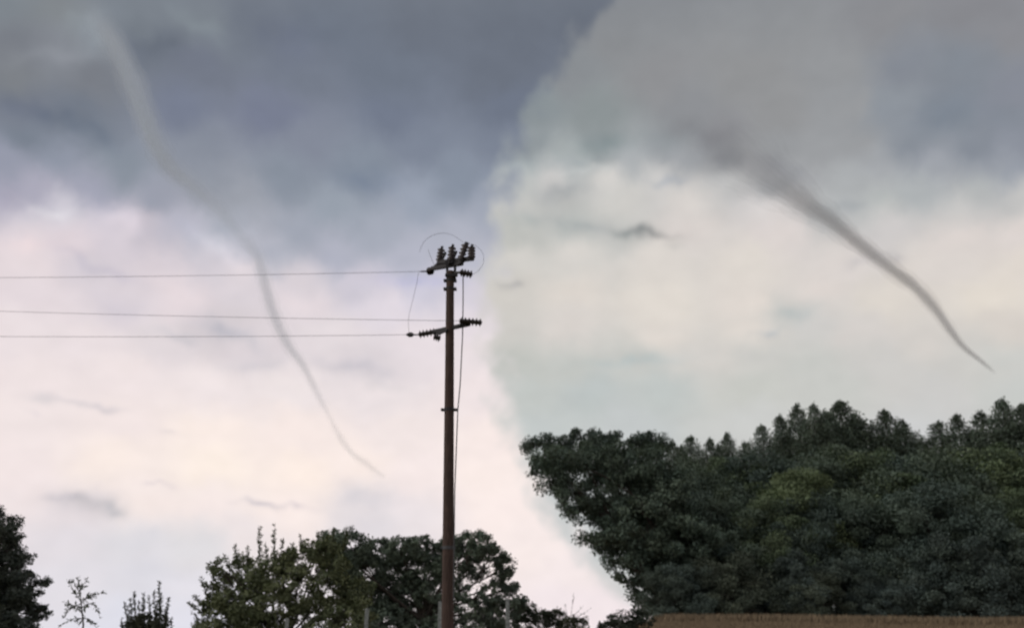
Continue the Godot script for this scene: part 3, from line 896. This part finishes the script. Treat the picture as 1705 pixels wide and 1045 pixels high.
	g.tube([l.call(771, 455, 0.1), l.call(771, 500, 0.1), l.call(770, 560, 0.1), l.call(766, 640, 0.1), l.call(762, 684, 0.08), l.call(757, 820, 0.1), l.call(755, 1000, 0.14)], [0.011, 0.011, 0.011, 0.011, 0.011, 0.011, 0.011], 7)
	part("operating_rod", g, M.alu, o)
	for path in [[[698, 420, -0.4], [706, 402, -0.3], [722, 391, -0.2], [738, 388, -0.1], [752, 391, 0.0], [764, 398, 0.1], [774, 405, 0.2]], [[713, 416, -0.3], [716, 425, -0.3], [721, 437, -0.35], [724, 446, -0.42]], [[779, 405, 0.25], [792, 409, 0.35], [803, 420, 0.4], [805, 436, 0.4], [797, 450, 0.3], [786, 457, 0.22]], [[697, 452, -0.5], [694, 470, -0.5], [687, 500, -0.48], [680, 530, -0.44], [681, 556, -0.38]]]:
		var pp := []
		var rr := []
		var bow := Curve3D.new()
		for k in path.size():
			var q0: Array = path[maxi(k - 1, 0)]
			var q1: Array = path[k]
			var q2: Array = path[mini(k + 1, path.size() - 1)]
			var t: Vector3 = (l.call(q2[0], q2[1], q2[2]) - l.call(q0[0], q0[1], q0[2])) / 6.0
			bow.add_point(l.call(q1[0], q1[1], q1[2]), -t, t)
		for k in 33:
			pp.append(bow.samplef(k / 32.0 * (path.size() - 1)))
			rr.append(0.0034)
		g = Geo.new()
		g.tube(pp, rr, 6)
		part("jumper_lead", g, M.alu, o)
	# overhead wires
	var labels := ["topmost overhead wire, clamped to the switch frame on the pole's head", "middle overhead wire running to the crossarm behind the pole", "lowest overhead wire, held by the knobbed clamp at the crossarm's end"]
	var runs := [[700, 451.8, -0.5, 0, 462, 17.4], [764, 534, 0.28, 0, 518, 17.6], [677, 557, -0.4, 0, 560, 17.2]]
	for k in 3:
		var r: Array = runs[k]
		var a := at(r[0], r[1], depth - r[2])
		var b := at(r[3], r[4], r[5])
		var far := a + (b - a) * 3.2
		g = Geo.new()
		var wp := []
		var wr := []
		var steps := 48
		for j in steps + 1:
			var t := j / float(steps)
			wp.append(a.lerp(far, t) - a - Vector3.UP * 0.22 * (4.0 * t * (1.0 - t)) + Vector3.UP * 0.22 * 4.0 * 0.3125 * 0.6875 * t / 0.3125 * (1.0 if t < 0.3125 else 0.3125 / t * (1.0 - (t - 0.3125) / 0.6875)))
			wr.append(0.0042)
		g.tube(wp, wr, 6)
		var wire := thing("overhead_wire", labels[k], "wire", a, "overhead wires tied to the pole")
		part("strand", g, M.alu, wire)


func build_fence():
	var spots := [[478, 1030, 25.0], [611, 1014, 22.5], [733, 1003, 20.8], [845, 999, 19.6]]
	var first := at(spots[0][0], 1045, spots[0][2])
	first.y = 0
	var o := thing("wire_fence", "wire fence on thin pale concrete posts in front of the garden trees", "fence", first)
	var tops := []
	for s in spots:
		var t := at(s[0], s[1], s[2])
		var b := Vector3(t.x, -0.2, t.z)
		var g := Geo.new()
		g.beam(b - first, t - first, 0.085, 0.085)
		g.tube([t - first, t - first + Vector3.UP * 0.03], [0.055, 0.02], 4)
		part("post", g, M.concrete, o)
		tops.append(t)
	for h in [0.35, 0.6, 0.85]:
		var pts := []
		var rr := []
		for t in tops:
			pts.append(Vector3(t.x, t.y * h, t.z + 0.05) - first)
			rr.append(0.002)
		var g2 := Geo.new()
		g2.tube(pts, rr, 5)
		part("wire", g2, M.alu, o)


# ---------------------------------------------------------------- funnel clouds
# path: [x, y, width, thickness of the vapour] seen at that depth; each length of the funnel is a body of lit vapour
func funnel(label: String, path: Array, depth: float, lean: float, grey: Color) -> void:
	var start := at(path[0][0], path[0][1], depth)
	var o := thing("funnel_cloud", label, "funnel cloud", start, "funnel clouds under the cloud base")
	var curve := Curve3D.new()
	var widths := []
	for k in path.size():
		var p := at(path[k][0], path[k][1], depth + lean * k / path.size())
		curve.add_point(p)
		widths.append(p)
	for k in path.size():
		var a := curve.get_point_position(maxi(k - 1, 0))
		var b := curve.get_point_position(mini(k + 1, path.size() - 1))
		var t := (b - a) / 6.0
		curve.set_point_in(k, -t)
		curve.set_point_out(k, t)
	var total := path.size() - 1.0
	var m := StandardMaterial3D.new()
	m.albedo_color = grey
	m.vertex_color_use_as_albedo = true
	m.transparency = BaseMaterial3D.TRANSPARENCY_ALPHA
	m.roughness = 1.0
	m.specular_mode = BaseMaterial3D.SPECULAR_DISABLED
	m.cull_mode = BaseMaterial3D.CULL_DISABLED
	m.backlight_enabled = true
	m.backlight = Color(1.0, 1.0, 1.0)
	var rough := FastNoiseLite.new()
	rough.seed = 40
	rough.frequency = 0.05
	rough.fractal_octaves = 3
	# thin veils of vapour, one inside the other
	var veils := [0.35, 0.6, 0.82, 1.0, 1.2, 1.45, 1.8]
	for layer in veils.size():
		var g := Geo.new()
		var sides := 22
		var rings := int(total) * 14
		for r in rings + 1:
			var f := minf(total * r / rings, total - 0.0001)
			var k := int(f)
			var u := f - k
			var w: float = lerpf(path[k][2], path[k + 1][2], u) * per_px(depth) * 0.5 * veils[layer]
			var tau: float = lerpf(path[k][3], path[k + 1][3], u) * 1.3
			var p := curve.samplef(f)
			var d := (curve.samplef(minf(f + 0.06, total)) - curve.samplef(maxf(f - 0.06, 0.0))).normalized()
			var s := d.cross(Vector3.BACK).normalized()
			var t := s.cross(d)
			var alpha := 1.0 - exp(-tau / (2.0 * veils.size()) * (1.3 if layer < 4 else 0.6) * smoothstep(0.0, 1.2, f) * smoothstep(0.0, 0.7, total - f))
			for j in sides:
				var an := TAU * j / sides
				var o2 := s * cos(an) + t * sin(an)
				var q := p - start + o2 * w
				q += o2 * w * 0.30 * rough.get_noise_3d(q.x * 0.35 + layer * 55.0, q.y * 0.35, q.z * 0.35)
				g.v.append(q)
				g.n.append(o2)
				g.c.append(Color(1, 1, 1, alpha))
		for r in rings:
			for j in sides:
				var aa := r * sides + j
				var e := r * sides + (j + 1) % sides
				g.i.append_array(PackedInt32Array([aa, e, aa + sides, e, e + sides, aa + sides]))
		part("vapour_veil", g, m, o)


func build_funnels():
	funnel("long thin pale funnel cloud curving down behind the overhead wires", [[150, 20, 46, 0.3], [178, 55, 38, 0.6], [203, 100, 34, 1.3], [222, 140, 36, 1.6], [240, 190, 32, 1.7], [258, 238, 29, 1.4], [283, 278, 28, 0.9], [318, 308, 28, 0.45], [360, 345, 26, 0.22], [400, 392, 22, 0.18], [426, 425, 19, 0.32], [437, 458, 19, 0.46], [448, 500, 19, 0.54], [460, 535, 18, 0.52], [480, 575, 15, 0.46], [505, 610, 13, 0.4], [528, 655, 11, 0.26], [548, 693, 9, 0.15], [566, 728, 10, 0.22], [586, 754, 10, 0.24], [608, 770, 10, 0.22], [628, 786, 8, 0.18], [645, 796, 5, 0.1]], 1500.0, -150.0, Color(0.945, 0.968, 1.0))
	funnel("dark grey funnel cloud sweeping from a wide root to a thin tip above the wood", [[1150, 190, 92, 0.03], [1200, 232, 92, 0.1], [1255, 275, 80, 0.24], [1305, 312, 56, 0.45], [1345, 340, 39, 0.7], [1385, 368, 28, 0.8], [1430, 405, 23, 0.85], [1478, 442, 20, 0.85], [1520, 474, 18, 0.82], [1555, 510, 15, 0.8], [1582, 548, 12, 0.78], [1604, 576, 9, 0.7], [1632, 599, 6.5, 0.6], [1662, 624, 4, 0.35]], 1500.0, -200.0, Color(0.72, 0.71, 0.72))
